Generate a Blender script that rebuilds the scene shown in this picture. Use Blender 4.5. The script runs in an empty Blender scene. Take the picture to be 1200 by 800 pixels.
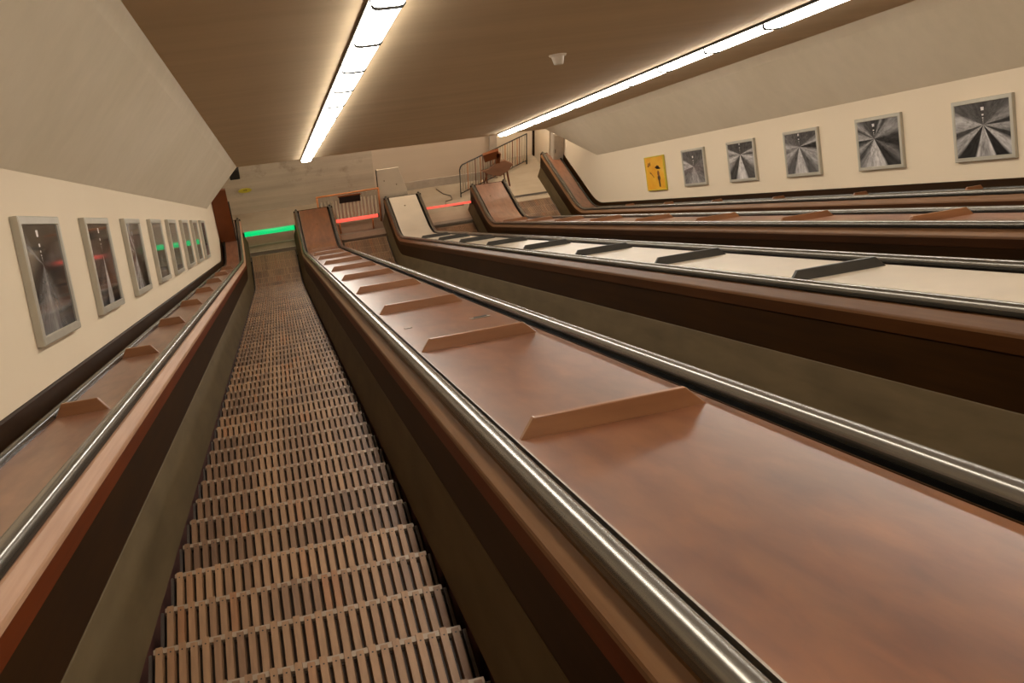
import bpy, bmesh, math, random
from mathutils import Matrix, Vector, Euler
from math import sin, cos, tan, radians, pi, sqrt

random.seed(11)
scn = bpy.context.scene
COL = scn.collection
A30 = radians(30.0)
SA, CA = sin(A30), cos(A30)
Z0 = 13.138            # camera height over the lower landing

# ---------------------------------------------------------------- coordinates
# tunnel frame: X across, S along the incline (downwards), D below the camera's incline plane
def W(X, D, S):
    return Vector((X, S * CA - D * SA, -S * SA - D * CA + Z0))

DREF = 0.79
R_BEND = 1.9
S_B = 23.55            # where the deck's sloping and level lines would meet
Z_DECK = W(0, DREF, S_B).z
Y_BEND = W(0, DREF, S_B).y

def path(s0, y_end, n_arc=10, n_inc=2):
    """stations (y, z, ny, nz, u) of the deck line: sloping run, bend, level run"""
    t = R_BEND * tan(A30 / 2)
    st = []
    s1 = S_B - t
    for i in range(n_inc + 1):
        s = s0 + (s1 - s0) * i / n_inc
        p = W(0, DREF, s)
        st.append((p.y, p.z, SA, CA, s))
    cy, cz = st[-1][0] + SA * R_BEND, st[-1][1] + CA * R_BEND
    for i in range(1, n_arc + 1):
        a = A30 * (1 - i / n_arc)
        st.append((cy - sin(a) * R_BEND, cz - cos(a) * R_BEND, sin(a), cos(a), s1 + R_BEND * A30 * i / n_arc))
    if y_end > st[-1][0]:
        st.append((y_end, st[-1][1], 0, 1, st[-1][4] + y_end - st[-1][0]))
    return st

def path_at(dist_u, st):
    """point and normal at arc length u"""
    for a, b in zip(st, st[1:]):
        if dist_u <= b[4]:
            k = (dist_u - a[4]) / (b[4] - a[4])
            return [a[i] + (b[i] - a[i]) * k for i in range(4)]
    return list(st[-1][:4])

# ---------------------------------------------------------------- mesh helpers
def new_obj(name, bm, mats, parent=None, smooth=False, bevel=0.0, recalc=True):
    if recalc:
        bmesh.ops.recalc_face_normals(bm, faces=bm.faces[:])
    me = bpy.data.meshes.new(name)
    bm.to_mesh(me); bm.free()
    for m in (mats if isinstance(mats, (list, tuple)) else [mats]):
        me.materials.append(m)
    if smooth:
        for p in me.polygons: p.use_smooth = True
    o = bpy.data.objects.new(name, me)
    COL.objects.link(o)
    if parent is not None:
        o.parent = parent
        o.matrix_parent_inverse = Matrix.Translation(-parent.location) if parent.type == 'EMPTY' and parent.parent is None else inv(parent)
    if bevel:
        md = o.modifiers.new('Bevel', 'BEVEL'); md.width = bevel; md.segments = 2
        md.limit_method = 'ANGLE'; md.angle_limit = radians(40)
    return o

def inv(p):
    m = Matrix.Identity(4); q = p
    while q is not None:
        if q.type == 'EMPTY' and q.parent is None:
            m = Matrix.Translation(-q.location) @ m
        q = q.parent
    return Matrix.Identity(4)      # meshes keep world coordinates, so only the root empty is offset

def tag(o, label=None, cat=None, group=None, kind=None):
    if label: o['label'] = label
    if cat: o['category'] = cat
    if group: o['group'] = group
    if kind: o['kind'] = kind
    return o

def thing(name, loc, label, cat, group=None):
    o = bpy.data.objects.new(name, None)
    o.location = loc; o.empty_display_size = 0.2
    COL.objects.link(o)
    return tag(o, label, cat, group)

def sweep(bm, prof, st, closed=True, caps=True, mat=0, seg_mat=None, x_off=None, smooth_faces=False):
    """profile [(X, D)] swept along the stations; UV in metres (u along, v across)"""
    uv = bm.loops.layers.uv.verify()
    lens = [0.0]
    n = len(prof)
    for i in range(n):
        a, b = prof[i], prof[(i + 1) % n]
        lens.append(lens[-1] + math.hypot(b[0] - a[0], b[1] - a[1]))
    rings = []
    for (y, z, ny, nz, u) in st:
        rings.append([bm.verts.new((X, y + ny * (DREF - D), z + nz * (DREF - D))) for X, D in prof])
    m = n if closed else n - 1
    for k in range(len(st) - 1):
        for i in range(m):
            j = (i + 1) % n
            f = bm.faces.new((rings[k][i], rings[k][j], rings[k + 1][j], rings[k + 1][i]))
            f.material_index = seg_mat(i) if seg_mat else mat; f.smooth = smooth_faces
            for l, (uu, vv) in zip(f.loops, ((st[k][4], lens[i]), (st[k][4], lens[i + 1]), (st[k + 1][4], lens[i + 1]), (st[k + 1][4], lens[i]))):
                l[uv].uv = (uu, vv)
    if closed and caps:
        for r in (rings[0], rings[-1]):
            f = bm.faces.new(r); f.material_index = mat
            for l in f.loops:
                l[uv].uv = (l.vert.co.x, l.vert.co.z)
    return bm

def box(bm, lo, hi, mtx=None, mat=0):
    x0, y0, z0 = lo; x1, y1, z1 = hi
    vs = [Vector(c) for c in ((x0, y0, z0), (x1, y0, z0), (x1, y1, z0), (x0, y1, z0), (x0, y0, z1), (x1, y0, z1), (x1, y1, z1), (x0, y1, z1))]
    if mtx is not None: vs = [mtx @ v for v in vs]
    v = [bm.verts.new(c) for c in vs]
    uv = bm.loops.layers.uv.verify()
    for q in ((0, 3, 2, 1), (4, 5, 6, 7), (0, 1, 5, 4), (1, 2, 6, 5), (2, 3, 7, 6), (3, 0, 4, 7)):
        f = bm.faces.new([v[i] for i in q]); f.material_index = mat
        nrm = (vs[q[1]] - vs[q[0]]).cross(vs[q[2]] - vs[q[1]])
        for l in f.loops:
            c = l.vert.co
            l[uv].uv = (c.x + c.y, c.z + c.y * 0.3)
    return v

def tube(bm, pts, r, seg=8, cap=True, mat=0):
    pts = [Vector(p) for p in pts]
    rings = []
    for i, p in enumerate(pts):
        if i == 0: t = pts[1] - p
        elif i == len(pts) - 1: t = p - pts[i - 1]
        else: t = (pts[i + 1] - p).normalized() + (p - pts[i - 1]).normalized()
        t.normalize()
        a = t.cross(Vector((0, 0, 1)))
        if a.length < 1e-3: a = t.cross(Vector((1, 0, 0)))
        a.normalize(); b = a.cross(t)
        rings.append([bm.verts.new(p + (a * cos(2 * pi * k / seg) + b * sin(2 * pi * k / seg)) * r) for k in range(seg)])
    for q, w in zip(rings, rings[1:]):
        for k in range(seg):
            f = bm.faces.new((q[k], q[(k + 1) % seg], w[(k + 1) % seg], w[k])); f.smooth = True; f.material_index = mat
    if cap:
        bm.faces.new(rings[0]).material_index = mat; bm.faces.new(rings[-1][::-1]).material_index = mat
    return bm

# ---------------------------------------------------------------- materials
def nodes(name):
    m = bpy.data.materials.new(name); m.use_nodes = True
    nt = m.node_tree
    return m, nt, nt.nodes['Principled BSDF']

def srgb(r, g, b):
    f = lambda c: ((c / 255 + 0.055) / 1.055) ** 2.4 if c / 255 > 0.04045 else c / 255 / 12.92
    return (f(r), f(g), f(b), 1)

def ramp(nt, stops, interp='LINEAR'):
    r = nt.nodes.new('ShaderNodeValToRGB'); e = r.color_ramp
    e.interpolation = interp
    while len(e.elements) > 1: e.elements.remove(e.elements[-1])
    e.elements[0].position = stops[0][0]; e.elements[0].color = stops[0][1]
    for p, c in stops[1:]:
        k = e.elements.new(p); k.color = c
    return r

def coords(nt, kind='UV', scale=(1, 1, 1), rot=(0, 0, 0)):
    tc = nt.nodes.new('ShaderNodeTexCoord'); mp = nt.nodes.new('ShaderNodeMapping')
    mp.inputs['Scale'].default_value = scale; mp.inputs['Rotation'].default_value = rot
    nt.links.new(tc.outputs[kind], mp.inputs['Vector'])
    return mp.outputs['Vector']

def noise(nt, vec, scale, detail=4, rough=0.55, dist=0.0):
    n = nt.nodes.new('ShaderNodeTexNoise')
    n.inputs['Scale'].default_value = scale; n.inputs['Detail'].default_value = detail
    n.inputs['Roughness'].default_value = rough; n.inputs['Distortion'].default_value = dist
    if vec is not None: nt.links.new(vec, n.inputs['Vector'])
    return n.outputs['Fac']

def mix(nt, a, b, fac, blend='MIX'):
    m = nt.nodes.new('ShaderNodeMix'); m.data_type = 'RGBA'; m.blend_type = blend
    for s, v in ((m.inputs[0], fac), (m.inputs[6], a), (m.inputs[7], b)):
        if isinstance(v, (int, float)): s.default_value = v
        elif isinstance(v, tuple): s.default_value = v
        else: nt.links.new(v, s)
    return m.outputs[2]

def bump(nt, bsdf, h, strength, dist=0.01):
    b = nt.nodes.new('ShaderNodeBump'); b.inputs['Strength'].default_value = strength; b.inputs['Distance'].default_value = dist
    nt.links.new(h, b.inputs['Height']); nt.links.new(b.outputs['Normal'], bsdf.inputs['Normal'])

def math_n(nt, op, a, b=None):
    m = nt.nodes.new('ShaderNodeMath'); m.operation = op
    for s, v in zip(m.inputs, (a, b)):
        if v is None: continue
        if isinstance(v, (int, float)): s.default_value = v
        else: nt.links.new(v, s)
    return m.outputs[0]

def wood(name, c1, c2, rough=0.35, grain=(1.2, 22, 1), var=0.5, coat=0.0, coord='UV', spec=0.5, blotch=0.6, bmp=0.06):
    m, nt, b = nodes(name)
    v = coords(nt, coord, grain)
    n1 = noise(nt, v, 1.6, 4, 0.55, 0.3)
    n2 = noise(nt, coords(nt, coord, (0.8, 1.8, 0.8)), 1.7, 3, 0.5, 0.2)
    r1 = ramp(nt, [(0.3, c1), (0.72, c2)])
    nt.links.new(n1, r1.inputs['Fac'])
    dk = ramp(nt, [(0.25, (1 - var, 1 - var, 1 - var, 1)), (0.7, (1, 1, 1, 1))])
    nt.links.new(n2, dk.inputs['Fac'])
    col = mix(nt, r1.outputs['Color'], dk.outputs['Color'], blotch, 'MULTIPLY')
    nt.links.new(col, b.inputs['Base Color'])
    b.inputs['Roughness'].default_value = rough
    b.inputs['IOR'].default_value = 1.5 + coat
    b.inputs['Specular IOR Level'].default_value = spec
    if bmp: bump(nt, b, n1, bmp, 0.004)
    return m

def plain(name, col, rough=0.5, metal=0.0, spec=0.5, var=0.08, scale=9.0, bmp=0.0, coord='Object', stretch=(1, 1, 1), coat=0.0):
    m, nt, b = nodes(name)
    n = noise(nt, coords(nt, coord, stretch), scale, 4)
    lo = tuple(c * (1 - var) for c in col[:3]) + (1,); hi = tuple(min(1, c * (1 + var)) for c in col[:3]) + (1,)
    r = ramp(nt, [(0.3, lo), (0.7, hi)]); nt.links.new(n, r.inputs['Fac'])
    nt.links.new(r.outputs['Color'], b.inputs['Base Color'])
    b.inputs['Roughness'].default_value = rough; b.inputs['Metallic'].default_value = metal
    b.inputs['Specular IOR Level'].default_value = spec; b.inputs['Coat Weight'].default_value = coat
    if bmp: bump(nt, b, n, bmp, 0.01)
    return m

def emit(name, col, strength, base=0.8):
    m, nt, b = nodes(name)
    b.inputs['Base Color'].default_value = (base, base, base, 1)
    b.inputs['Emission Color'].default_value = col; b.inputs['Emission Strength'].default_value = strength
    return m

def plaster(name, col, stain, amt=0.35, stretch=(0.5, 0.5, 0.5), band=0.0, rough=0.8, band_scale=(0.1, 5, 5), dirt=None):
    """painted concrete: large uneven patches, faint formwork bands"""
    m, nt, b = nodes(name)
    n1 = noise(nt, coords(nt, 'Object', stretch), 1.6, 6, 0.62, 0.5)
    r = ramp(nt, [(0.35, stain), (0.68, col)]); nt.links.new(n1, r.inputs['Fac'])
    c = mix(nt, col, r.outputs['Color'], amt)
    n2 = noise(nt, coords(nt, 'Object', band_scale), 1.0, 5, 0.6)
    if band:
        r2 = ramp(nt, [(0.3, (1 - band, 1 - band, 1 - band, 1)), (0.7, (1, 1, 1, 1))]); nt.links.new(n2, r2.inputs['Fac'])
        c = mix(nt, c, r2.outputs['Color'], 1.0, 'MULTIPLY')
    if dirt:
        n3 = noise(nt, coords(nt, 'Object', (1.2, 1.2, 1.2)), 1.3, 8, 0.7)
        r3 = ramp(nt, [(0.55, (1, 1, 1, 1)), (0.72, dirt)]); nt.links.new(n3, r3.inputs['Fac'])
        c = mix(nt, c, r3.outputs['Color'], 1.0, 'MULTIPLY')
    nt.links.new(c, b.inputs['Base Color'])
    b.inputs['Roughness'].default_value = rough; b.inputs['Specular IOR Level'].default_value = 0.3
    bump(nt, b, n2, 0.15, 0.01)
    return m

#--- palette (tuned against the photograph)
M_wall = plaster('cream_wall_paint', (0.68, 0.56, 0.405, 1), (0.64, 0.52, 0.365, 1), 0.4, (0.35, 0.35, 0.35))
M_slope = plaster('buff_plaster', (0.63, 0.53, 0.39, 1), (0.56, 0.465, 0.32, 1), 0.7, (0.3, 0.3, 0.3), 0.06)
M_ceil = plaster('brown_ceiling_paint', (0.58, 0.44, 0.275, 1), (0.52, 0.385, 0.23, 1), 0.6, (0.25, 0.25, 0.25), 0.12, band_scale=(0.12, 2.2, 2.2))
M_conc = plaster('grey_concrete', (0.56, 0.455, 0.335, 1), (0.47, 0.375, 0.275, 1), 0.6, (0.6, 0.6, 0.6), 0.22, band_scale=(0.25, 3, 7), dirt=(0.55, 0.5, 0.48, 1))
M_hall = plaster('beige_hall_plaster', (0.60, 0.48, 0.35, 1), (0.55, 0.43, 0.31, 1), 0.5, (0.4, 0.4, 0.4), 0.05)
M_floor = plaster('worn_hall_floor', (0.42, 0.33, 0.23, 1), (0.34, 0.26, 0.17, 1), 0.6, (0.9, 0.9, 0.9), 0.1, rough=0.4)
M_pit = plain('sooty_pit', (0.03, 0.018, 0.012, 1), 0.9)
M_deck = wood('red_brown_deck_board', srgb(94, 48, 20), srgb(126, 77, 42), 0.3, (2.6, 9, 1), 0.42, 0.42, blotch=1.0, bmp=0)
M_decklite = wood('pale_brown_deck_board', srgb(108, 66, 44), srgb(144, 100, 74), 0.3, (2.2, 9, 1), 0.35, 0.4, bmp=0)
M_cream = plain('cream_painted_board', (0.60, 0.49, 0.36, 1), 0.3, 0, 0.5, 0.06, 2.0)
M_trim = wood('varnished_trim', srgb(96, 62, 34), srgb(112, 76, 44), 0.4, (0.8, 26, 1), 0.4, 0.0, spec=0.3)
M_trim2 = wood('worn_brown_trim', srgb(112, 76, 46), srgb(128, 92, 60), 0.45, (0.8, 26, 1), 0.3, 0.0, spec=0.3)
M_trim3 = wood('bleached_trim', srgb(158, 116, 86), srgb(178, 138, 108), 0.5, (0.8, 26, 1), 0.25, 0.0, spec=0.25)
M_face = wood('red_stained_edge_board', srgb(84, 33, 4), srgb(98, 41, 8), 0.45, (0.8, 20, 1), 0.35, 0.0, spec=0.08)
M_face2 = wood('dark_red_edge_board', srgb(52, 26, 5), srgb(62, 33, 8), 0.45, (0.8, 20, 1), 0.35, 0.0, spec=0.08)
M_panel = wood('dark_stained_panel', srgb(38, 20, 3), srgb(48, 27, 5), 0.5, (0.8, 14, 1), 0.5, 0.0, spec=0.06)
M_skirt = wood('olive_grey_skirting', srgb(80, 66, 43), srgb(96, 80, 55), 0.55, (1.0, 5, 1), 0.35, 0.0, spec=0.1)
M_void = plain('dark_red_inner_board', (0.06, 0.014, 0.008, 1), 0.6)
M_rail = plain('black_rubber_handrail', (0.022, 0.019, 0.014, 1), 0.25, 0, 0.4, 0.08, 3)
M_cap = plain('polished_rail_cap', (0.17, 0.155, 0.13, 1), 0.25, 0.75, 0.5, 0.05, 3)
M_guide = plain('blackened_rail_guide', (0.012, 0.01, 0.008, 1), 0.4)
M_edge = plain('dull_metal_edge', (0.24, 0.19, 0.135, 1), 0.5, 0.0)
M_div = wood('divider_wood', srgb(124, 78, 44), srgb(146, 98, 60), 0.3, (1, 16, 1), 0.35, 0.15, coord='Object')
M_divblk = plain('black_divider_paint', (0.03, 0.026, 0.02, 1), 0.35)
M_sil = plain('silver_frame', (0.44, 0.40, 0.32, 1), 0.42, 0.35, 0.5, 0.05)
M_dark = plain('dark_metal', (0.03, 0.026, 0.022, 1), 0.45, 0.5)
M_white = plain('white_enamel', (0.68, 0.59, 0.47, 1), 0.45)
M_grey = plain('grey_enamel', (0.42, 0.35, 0.27, 1), 0.5)
M_orange = plain('orange_paint', (0.50, 0.17, 0.045, 1), 0.4)
M_picket = plain('pale_picket_paint', (0.42, 0.34, 0.24, 1), 0.5)
M_brown = wood('red_brown_timber', srgb(106, 53, 19), srgb(128, 67, 27), 0.4, (1, 6, 1), 0.4, 0.0, coord='Object')
M_board = wood('dusty_brown_board', srgb(112, 74, 50), srgb(132, 90, 62), 0.45, (1, 6, 1), 0.4, 0.0, coord='Object')
M_lamp = emit('lamp_diffuser', (1.0, 0.93, 0.82, 1), 9.0)
M_green = emit('green_led', (0.0, 0.75, 0.2, 1), 0.37, 0.02)
M_red = emit('red_led', (1.0, 0.10, 0.06, 1), 0.55, 0.02)
M_yellow = plain('yellow_paint', (0.5, 0.4, 0.03, 1), 0.5)
M_bolt = plain('brass_plug', (0.20, 0.13, 0.07, 1), 0.4, 0.5)
M_cable = plain('grey_cable', (0.16, 0.12, 0.085, 1), 0.5)

def slat_material():
    m, nt, b = nodes('worn_step_slats')
    at = nt.nodes.new('ShaderNodeAttribute'); at.attribute_name = 'tone'
    oi = nt.nodes.new('ShaderNodeObjectInfo')
    r = ramp(nt, [(0.0, srgb(112, 80, 54)), (0.5, srgb(140, 104, 72)), (0.85, srgb(160, 122, 86)), (1.0, srgb(150, 100, 60))])
    nt.links.new(at.outputs['Fac'], r.inputs['Fac'])
    n = noise(nt, coords(nt, 'Object', (30, 3, 3)), 2.0, 5)
    r2 = ramp(nt, [(0.3, (0.72, 0.7, 0.68, 1)), (0.7, (1, 1, 1, 1))]); nt.links.new(n, r2.inputs['Fac'])
    c = mix(nt, r.outputs['Color'], r2.outputs['Color'], 1.0, 'MULTIPLY')
    rr = ramp(nt, [(0, (0.8, 0.78, 0.76, 1)), (1, (1, 1, 1, 1))]); nt.links.new(oi.outputs['Random'], rr.inputs['Fac'])
    c = mix(nt, c, rr.outputs['Color'], 1.0, 'MULTIPLY')
    nt.links.new(c, b.inputs['Base Color'])
    b.inputs['Roughness'].default_value = 0.55
    return m
M_slat = slat_material()
M_batten = plain('worn_nosing_batten', (0.27, 0.195, 0.13, 1), 0.5)
M_comb = plain('brown_comb_plate', (0.2, 0.13, 0.08, 1), 0.45)
M_stepbody = plain('oily_step_frame', (0.035, 0.022, 0.014, 1), 0.6)

# ---------------------------------------------------------------- lane / deck layout
HW = 0.642                              # half width between side panels
LANES = [-0.158, 2.083, 4.324, 6.565]   # lane centres
XL_WALL, XR_WALL = -1.32, 7.73
S_TOP = -5.0
Y_END = 21.93
mir = lambda x: 6.41 - x

def mirrored(prof, x_panel, side):
    """profile given as (distance from the side panel into the deck, D)"""
    return [(x_panel + side * a, d) for a, d in prof]

LEDGE = [(0.07, 0.800), (0.046, 0.800), (0.032, 0.805), (0.006, 0.836), (-0.001, 0.844), (-0.004, 0.852), (-0.005, 0.866), (0.07, 0.866)]
FACE = [(-0.003, 0.864), (-0.006, 0.932), (0.004, 0.936), (0.03, 0.936), (0.03, 0.864)]
PANEL = [(0.004, 0.934), (0.002, 1.178), (0.03, 1.178), (0.03, 0.934)]
SKIRT = [(0.03, 1.172), (0.001, 1.175), (-0.002, 1.18), (-0.082, 1.465), (-0.066, 1.475), (0.03, 1.2)]
INNER = [(-0.066, 1.47), (-0.066, 1.75), (-0.05, 1.75), (-0.05, 1.47)]
def rail_prof():
    c, w, top, bot = 0.063, 0.035, 0.740, 0.790
    pts = []
    for k in range(13):
        a = pi * k / 12
        x = cos(a); y = sin(a)
        px = c - w * math.copysign(abs(x) ** 0.75, x)
        py = bot - 0.008 - (bot - 0.008 - top) * y ** 0.95
        pts.append((px, py))
    pts += [(c + w, bot - 0.002), (c + w - 0.008, bot), (c - w + 0.008, bot), (c - w, bot - 0.002)]
    return pts
RAIL = rail_prof()
GUIDE = [(0.048, 0.784), (0.080, 0.784), (0.080, 0.85), (0.048, 0.85)]
EDGE = [(0.131, 0.788), (0.136, 0.787), (0.139, 0.792), (0.139, 0.852), (0.131, 0.852)]

def part_sweep(name, prof, st, mat, root, smooth=False, seg_mat=None):
    bm = bmesh.new(); sweep(bm, prof, st, seg_mat=seg_mat)
    o = new_obj(name, bm, mat, root)
    if smooth:
        for p in o.data.polygons:
            p.use_smooth = True
        md = o.modifiers.new('Split', 'EDGE_SPLIT'); md.split_angle = radians(50)
    return o

def side_kit(root, x_panel, side, st, trim, face=None):
    part_sweep('ledge_trim', mirrored(LEDGE, x_panel, side), st, trim, root)
    part_sweep('ledge_face', mirrored(FACE, x_panel, side), st, face or M_face2, root)
    part_sweep('side_panel', mirrored(PANEL, x_panel, side), st, M_panel, root)
    sk = part_sweep('skirting_board', mirrored(SKIRT, x_panel, side), st, M_skirt, root)
    part_sweep('inner_board', mirrored(INNER, x_panel, side), st, M_void, root)
    # the handrail dips down past its own end
    part_sweep('rail_guide', mirrored(GUIDE, x_panel, side), st, M_guide, root)
    part_sweep('handrail', mirrored(RAIL, x_panel, side), st, [M_rail, M_cap], root, True, lambda i: 1 if 1 <= i <= 10 else 0)
    y, z = st[-1][0], st[-1][1]
    bm = bmesh.new()
    xc = x_panel + side * 0.064
    pts = [(xc, y - 0.02, z + (DREF - 0.764)), (xc, y + 0.035, z + 0.014), (xc, y + 0.06, z - 0.02), (xc, y + 0.064, z - 0.12), (xc, y + 0.05, z - 0.2), (xc, y - 0.02, z - 0.22)]
    tube(bm, pts, 0.03, 10)
    new_obj('rail_turn', bm, M_rail, root)

def divider(root, x0, x1, u, mat, h=0.066, th=0.03, slant0=0.055, slant1=0.07):
    bm = bmesh.new()
    prof = [(x0, DREF + 0.004), (x0 + slant0, DREF - h), (x1 - slant1, DREF - h), (x1, DREF + 0.004)]
    for s in (u, u + th):
        pass
    ring = []
    for s in (u, u + th):
        ring.append([bm.verts.new(W(X, D, s)) for X, D in prof])
    bm.faces.new(ring[0]); bm.faces.new(ring[1][::-1])
    for i in range(4):
        j = (i + 1) % 4
        bm.faces.new((ring[0][i], ring[1][i], ring[1][j], ring[0][j]))
    return new_obj('divider', bm, mat, root, bevel=0.004)

def plug(root, X, y, r=0.022, name='screw_cap'):
    bm = bmesh.new()
    mt = Matrix.Translation((X, y, Z_DECK + 0.003))
    bmesh.ops.create_cone(bm, cap_ends=True, segments=14, radius1=r, radius2=r * 0.8, depth=0.012, matrix=mt)
    return new_obj(name, bm, M_bolt, root)

def deck(label, xl, board, divmat, trim, phase, y_end=Y_END):
    """free-standing balustrade between two escalators"""
    xr = xl + 0.957
    st = path(S_TOP, y_end)
    root = thing('escalator_balustrade', (xl + 0.48, 12.0, W(0, 1.4, 13.6).z), label, 'balustrade', None)
    bm = bmesh.new()
    sweep(bm, [(xl + 0.137, DREF), (xr - 0.137, DREF), (xr - 0.137, DREF + 0.06), (xl + 0.137, DREF + 0.06)], st)
    new_obj('deck_board', bm, board, root)
    bm = bmesh.new()
    sweep(bm, [(xl + 0.06, 0.852), (xr - 0.06, 0.852), (xr - 0.06, 0.93), (xl + 0.06, 0.93)], st)
    new_obj('bed_board', bm, M_guide, root)
    for xp, sd in ((xl, 1), (xr, -1)):
        part_sweep('edge_strip', mirrored(EDGE, xp, sd), st, M_edge if sd > 0 else M_panel, root)
        side_kit(root, xp, sd, st, trim, M_face if xl < 1 else None)
    bm = bmesh.new()   # closing board at the level end
    box(bm, (xl + 0.0, y_end, 0.0), (xr - 0.0, y_end + 0.03, Z_DECK - 0.0))
    new_obj('end_board', bm, M_panel, root)
    k = 0
    while phase + 2.2 * k < 22.9:
        divider(root, xl + 0.137 + 0.007, xr - 0.137 - 0.03, phase + 2.2 * k, divmat); k += 1
    return root

d1 = deck('broad red-brown wooden escalator deck beside the green light bar, with brown divider boards', 0.484, M_deck, M_div, M_trim2, 0.80)
d2 = deck('cream-painted escalator deck with black divider boards, middle one of the five decks', 2.725, M_cream, M_divblk, M_trim, 0.93)
d3 = deck('pale brown escalator deck with brown dividers, ending at the sloping picket railing', 4.966, M_decklite, M_div, M_trim2, 0.80)
plug(d1, 0.98, 21.2, 0.02)
plug(d2, 3.18, 21.45); plug(d2, 3.12, 20.3)
plug(d3, 5.33, 21.3, 0.02)
# the slotted plate let into the first deck, and a worn patch plate near it
def slot_plate(root, x0, x1, s0, s1, mats):
    bm = bmesh.new()
    q = [W(x, DREF - 0.002, s) for x, s in ((x0, s0), (x1, s0), (x1, s1), (x0, s1))]
    n = Vector((0, SA, CA)) * 0.003
    lo = [bm.verts.new(p) for p in q]; hi = [bm.verts.new(p + n) for p in q]
    bm.faces.new(hi)
    for i in range(4):
        bm.faces.new((lo[i], lo[(i + 1) % 4], hi[(i + 1) % 4], hi[i]))
    return new_obj('latch_plate', bm, mats, root)
pl = slot_plate(d1, 1.10, 1.225, 6.20, 6.26, M_edge)
sl = slot_plate(d1, 1.12, 1.205, 6.215, 6.245, M_dark)
sl.name = 'latch_slot'
for v in sl.data.vertices: v.co += Vector((0, SA, CA)) * 0.004
slot_plate(d1, 0.68, 0.73, 6.3, 6.34, M_edge)

def wall_deck(label, xp, side, wallx, y_end, trim):
    st = path(S_TOP, y_end)
    root = thing('escalator_balustrade', ((xp + wallx) / 2, 12.0, W(0, 1.4, 13.6).z), label, 'balustrade', None)
    wd = abs(wallx - xp)
    bm = bmesh.new()
    sweep(bm, mirrored([(0.137, DREF), (wd - 0.10, DREF), (wd - 0.10, DREF + 0.06), (0.137, DREF + 0.06)], xp, side), st)
    new_obj('deck_board', bm, M_decklite, root)
    bm = bmesh.new()
    sweep(bm, mirrored([(0.06, 0.852), (wd - 0.01, 0.852), (wd - 0.01, 0.93), (0.06, 0.93)], xp, side), st)
    new_obj('bed_board', bm, M_guide, root)
    part_sweep('edge_strip', mirrored(EDGE, xp, side), st, M_edge, root)
    part_sweep('wall_moulding', mirrored([(wd - 0.116, 0.80), (wd - 0.113, 0.766), (wd - 0.104, 0.758), (wd - 0.084, 0.757), (wd - 0.076, 0.766), (wd - 0.076, 0.83), (wd - 0.1, 0.83)], xp, side), st, M_rail, root, True)
    part_sweep('back_board', mirrored([(wd - 0.03, 0.83), (wd - 0.024, 0.69), (wd - 0.016, 0.682), (wd - 0.004, 0.682), (wd - 0.004, 0.83)], xp, side), st, M_panel, root)
    side_kit(root, xp, side, st, trim, M_face if side < 0 else None)
    bm = bmesh.new()
    x0, x1 = sorted((xp, wallx - side * 0.01))
    box(bm, (x0, y_end, 0.0), (x1, y_end + 0.03, Z_DECK))
    new_obj('end_board', bm, M_panel, root)
    k = 0
    while 0.8 + 2.2 * k < 22.5:
        u = 0.8 + 2.2 * k
        if side < 0: divider(root, wallx + 0.11, xp - 0.15, u, M_div, slant0=0.04, slant1=0.05)
        else: divider(root, xp + 0.15, wallx - 0.11, u, M_div, slant0=0.05, slant1=0.04)
        k += 1
    return root
wall_deck('narrow brown escalator deck under the eight pictures on the cream wall', LANES[0] - HW, -1, XL_WALL, Y_END, M_trim3)
wall_deck('dark escalator deck against the far cream wall, under the yellow picture and its row', LANES[3] + HW, 1, XR_WALL, 23.1, M_trim2)

# ---------------------------------------------------------------- steps
SW = 0.525
def tread_mesh(seed):
    rnd = random.Random(seed)
    bm = bmesh.new()
    tone = bm.loops.layers.float_color.new('tone') if hasattr(bm.loops.layers, 'float_color') else bm.loops.layers.color.new('tone')
    n = 26; p = 2 * SW / n
    base = 0.5
    for i in range(n):
        base += rnd.uniform(-0.25, 0.25); base = min(0.85, max(0.15, base))
        x0 = -SW + p * i + p * 0.11; x1 = -SW + p * (i + 1) - p * 0.11
        t = base + rnd.uniform(-0.15, 0.15)
        if rnd.random() < 0.03: t = 0.97
        ext = 0.013 if i % 2 == 0 else 0.0
        nf = len(bm.faces)
        z1 = rnd.uniform(-0.002, 0.0)
        vs8 = box(bm, (x0, -0.352, -0.03), (x1, ext, z1))
        for q in (4, 7): vs8[q].co.x += p * 0.09
        for q in (5, 6): vs8[q].co.x -= p * 0.09
        for yv in (-0.33, -0.018):
            xm = (x0 + x1) / 2
            vs = [bm.verts.new((xm + 0.0035 * cos(a), yv + 0.0035 * sin(a), 0.0006)) for a in [k * pi / 3 for k in range(6)]]
            f = bm.faces.new(vs); f.material_index = 1
        bm.faces.ensure_lookup_table()
        for f in bm.faces[nf:]:
            for l in f.loops: l[tone] = (t, t, t, 1)
    # front batten under the slat ends
    nf = len(bm.faces)
    box(bm, (-SW, -0.012, -0.024), (SW, 0.011, -0.007))
    bm.faces.ensure_lookup_table()
    for f in bm.faces[nf:]:
        f.material_index = 2
        for l in f.loops: l[tone] = (0.9, 0.9, 0.9, 1)
    me = bpy.data.meshes.new('slatted_tread')
    bm.to_mesh(me); bm.free()
    me.materials.append(M_slat); me.materials.append(M_dark); me.materials.append(M_batten)
    return me

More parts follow.
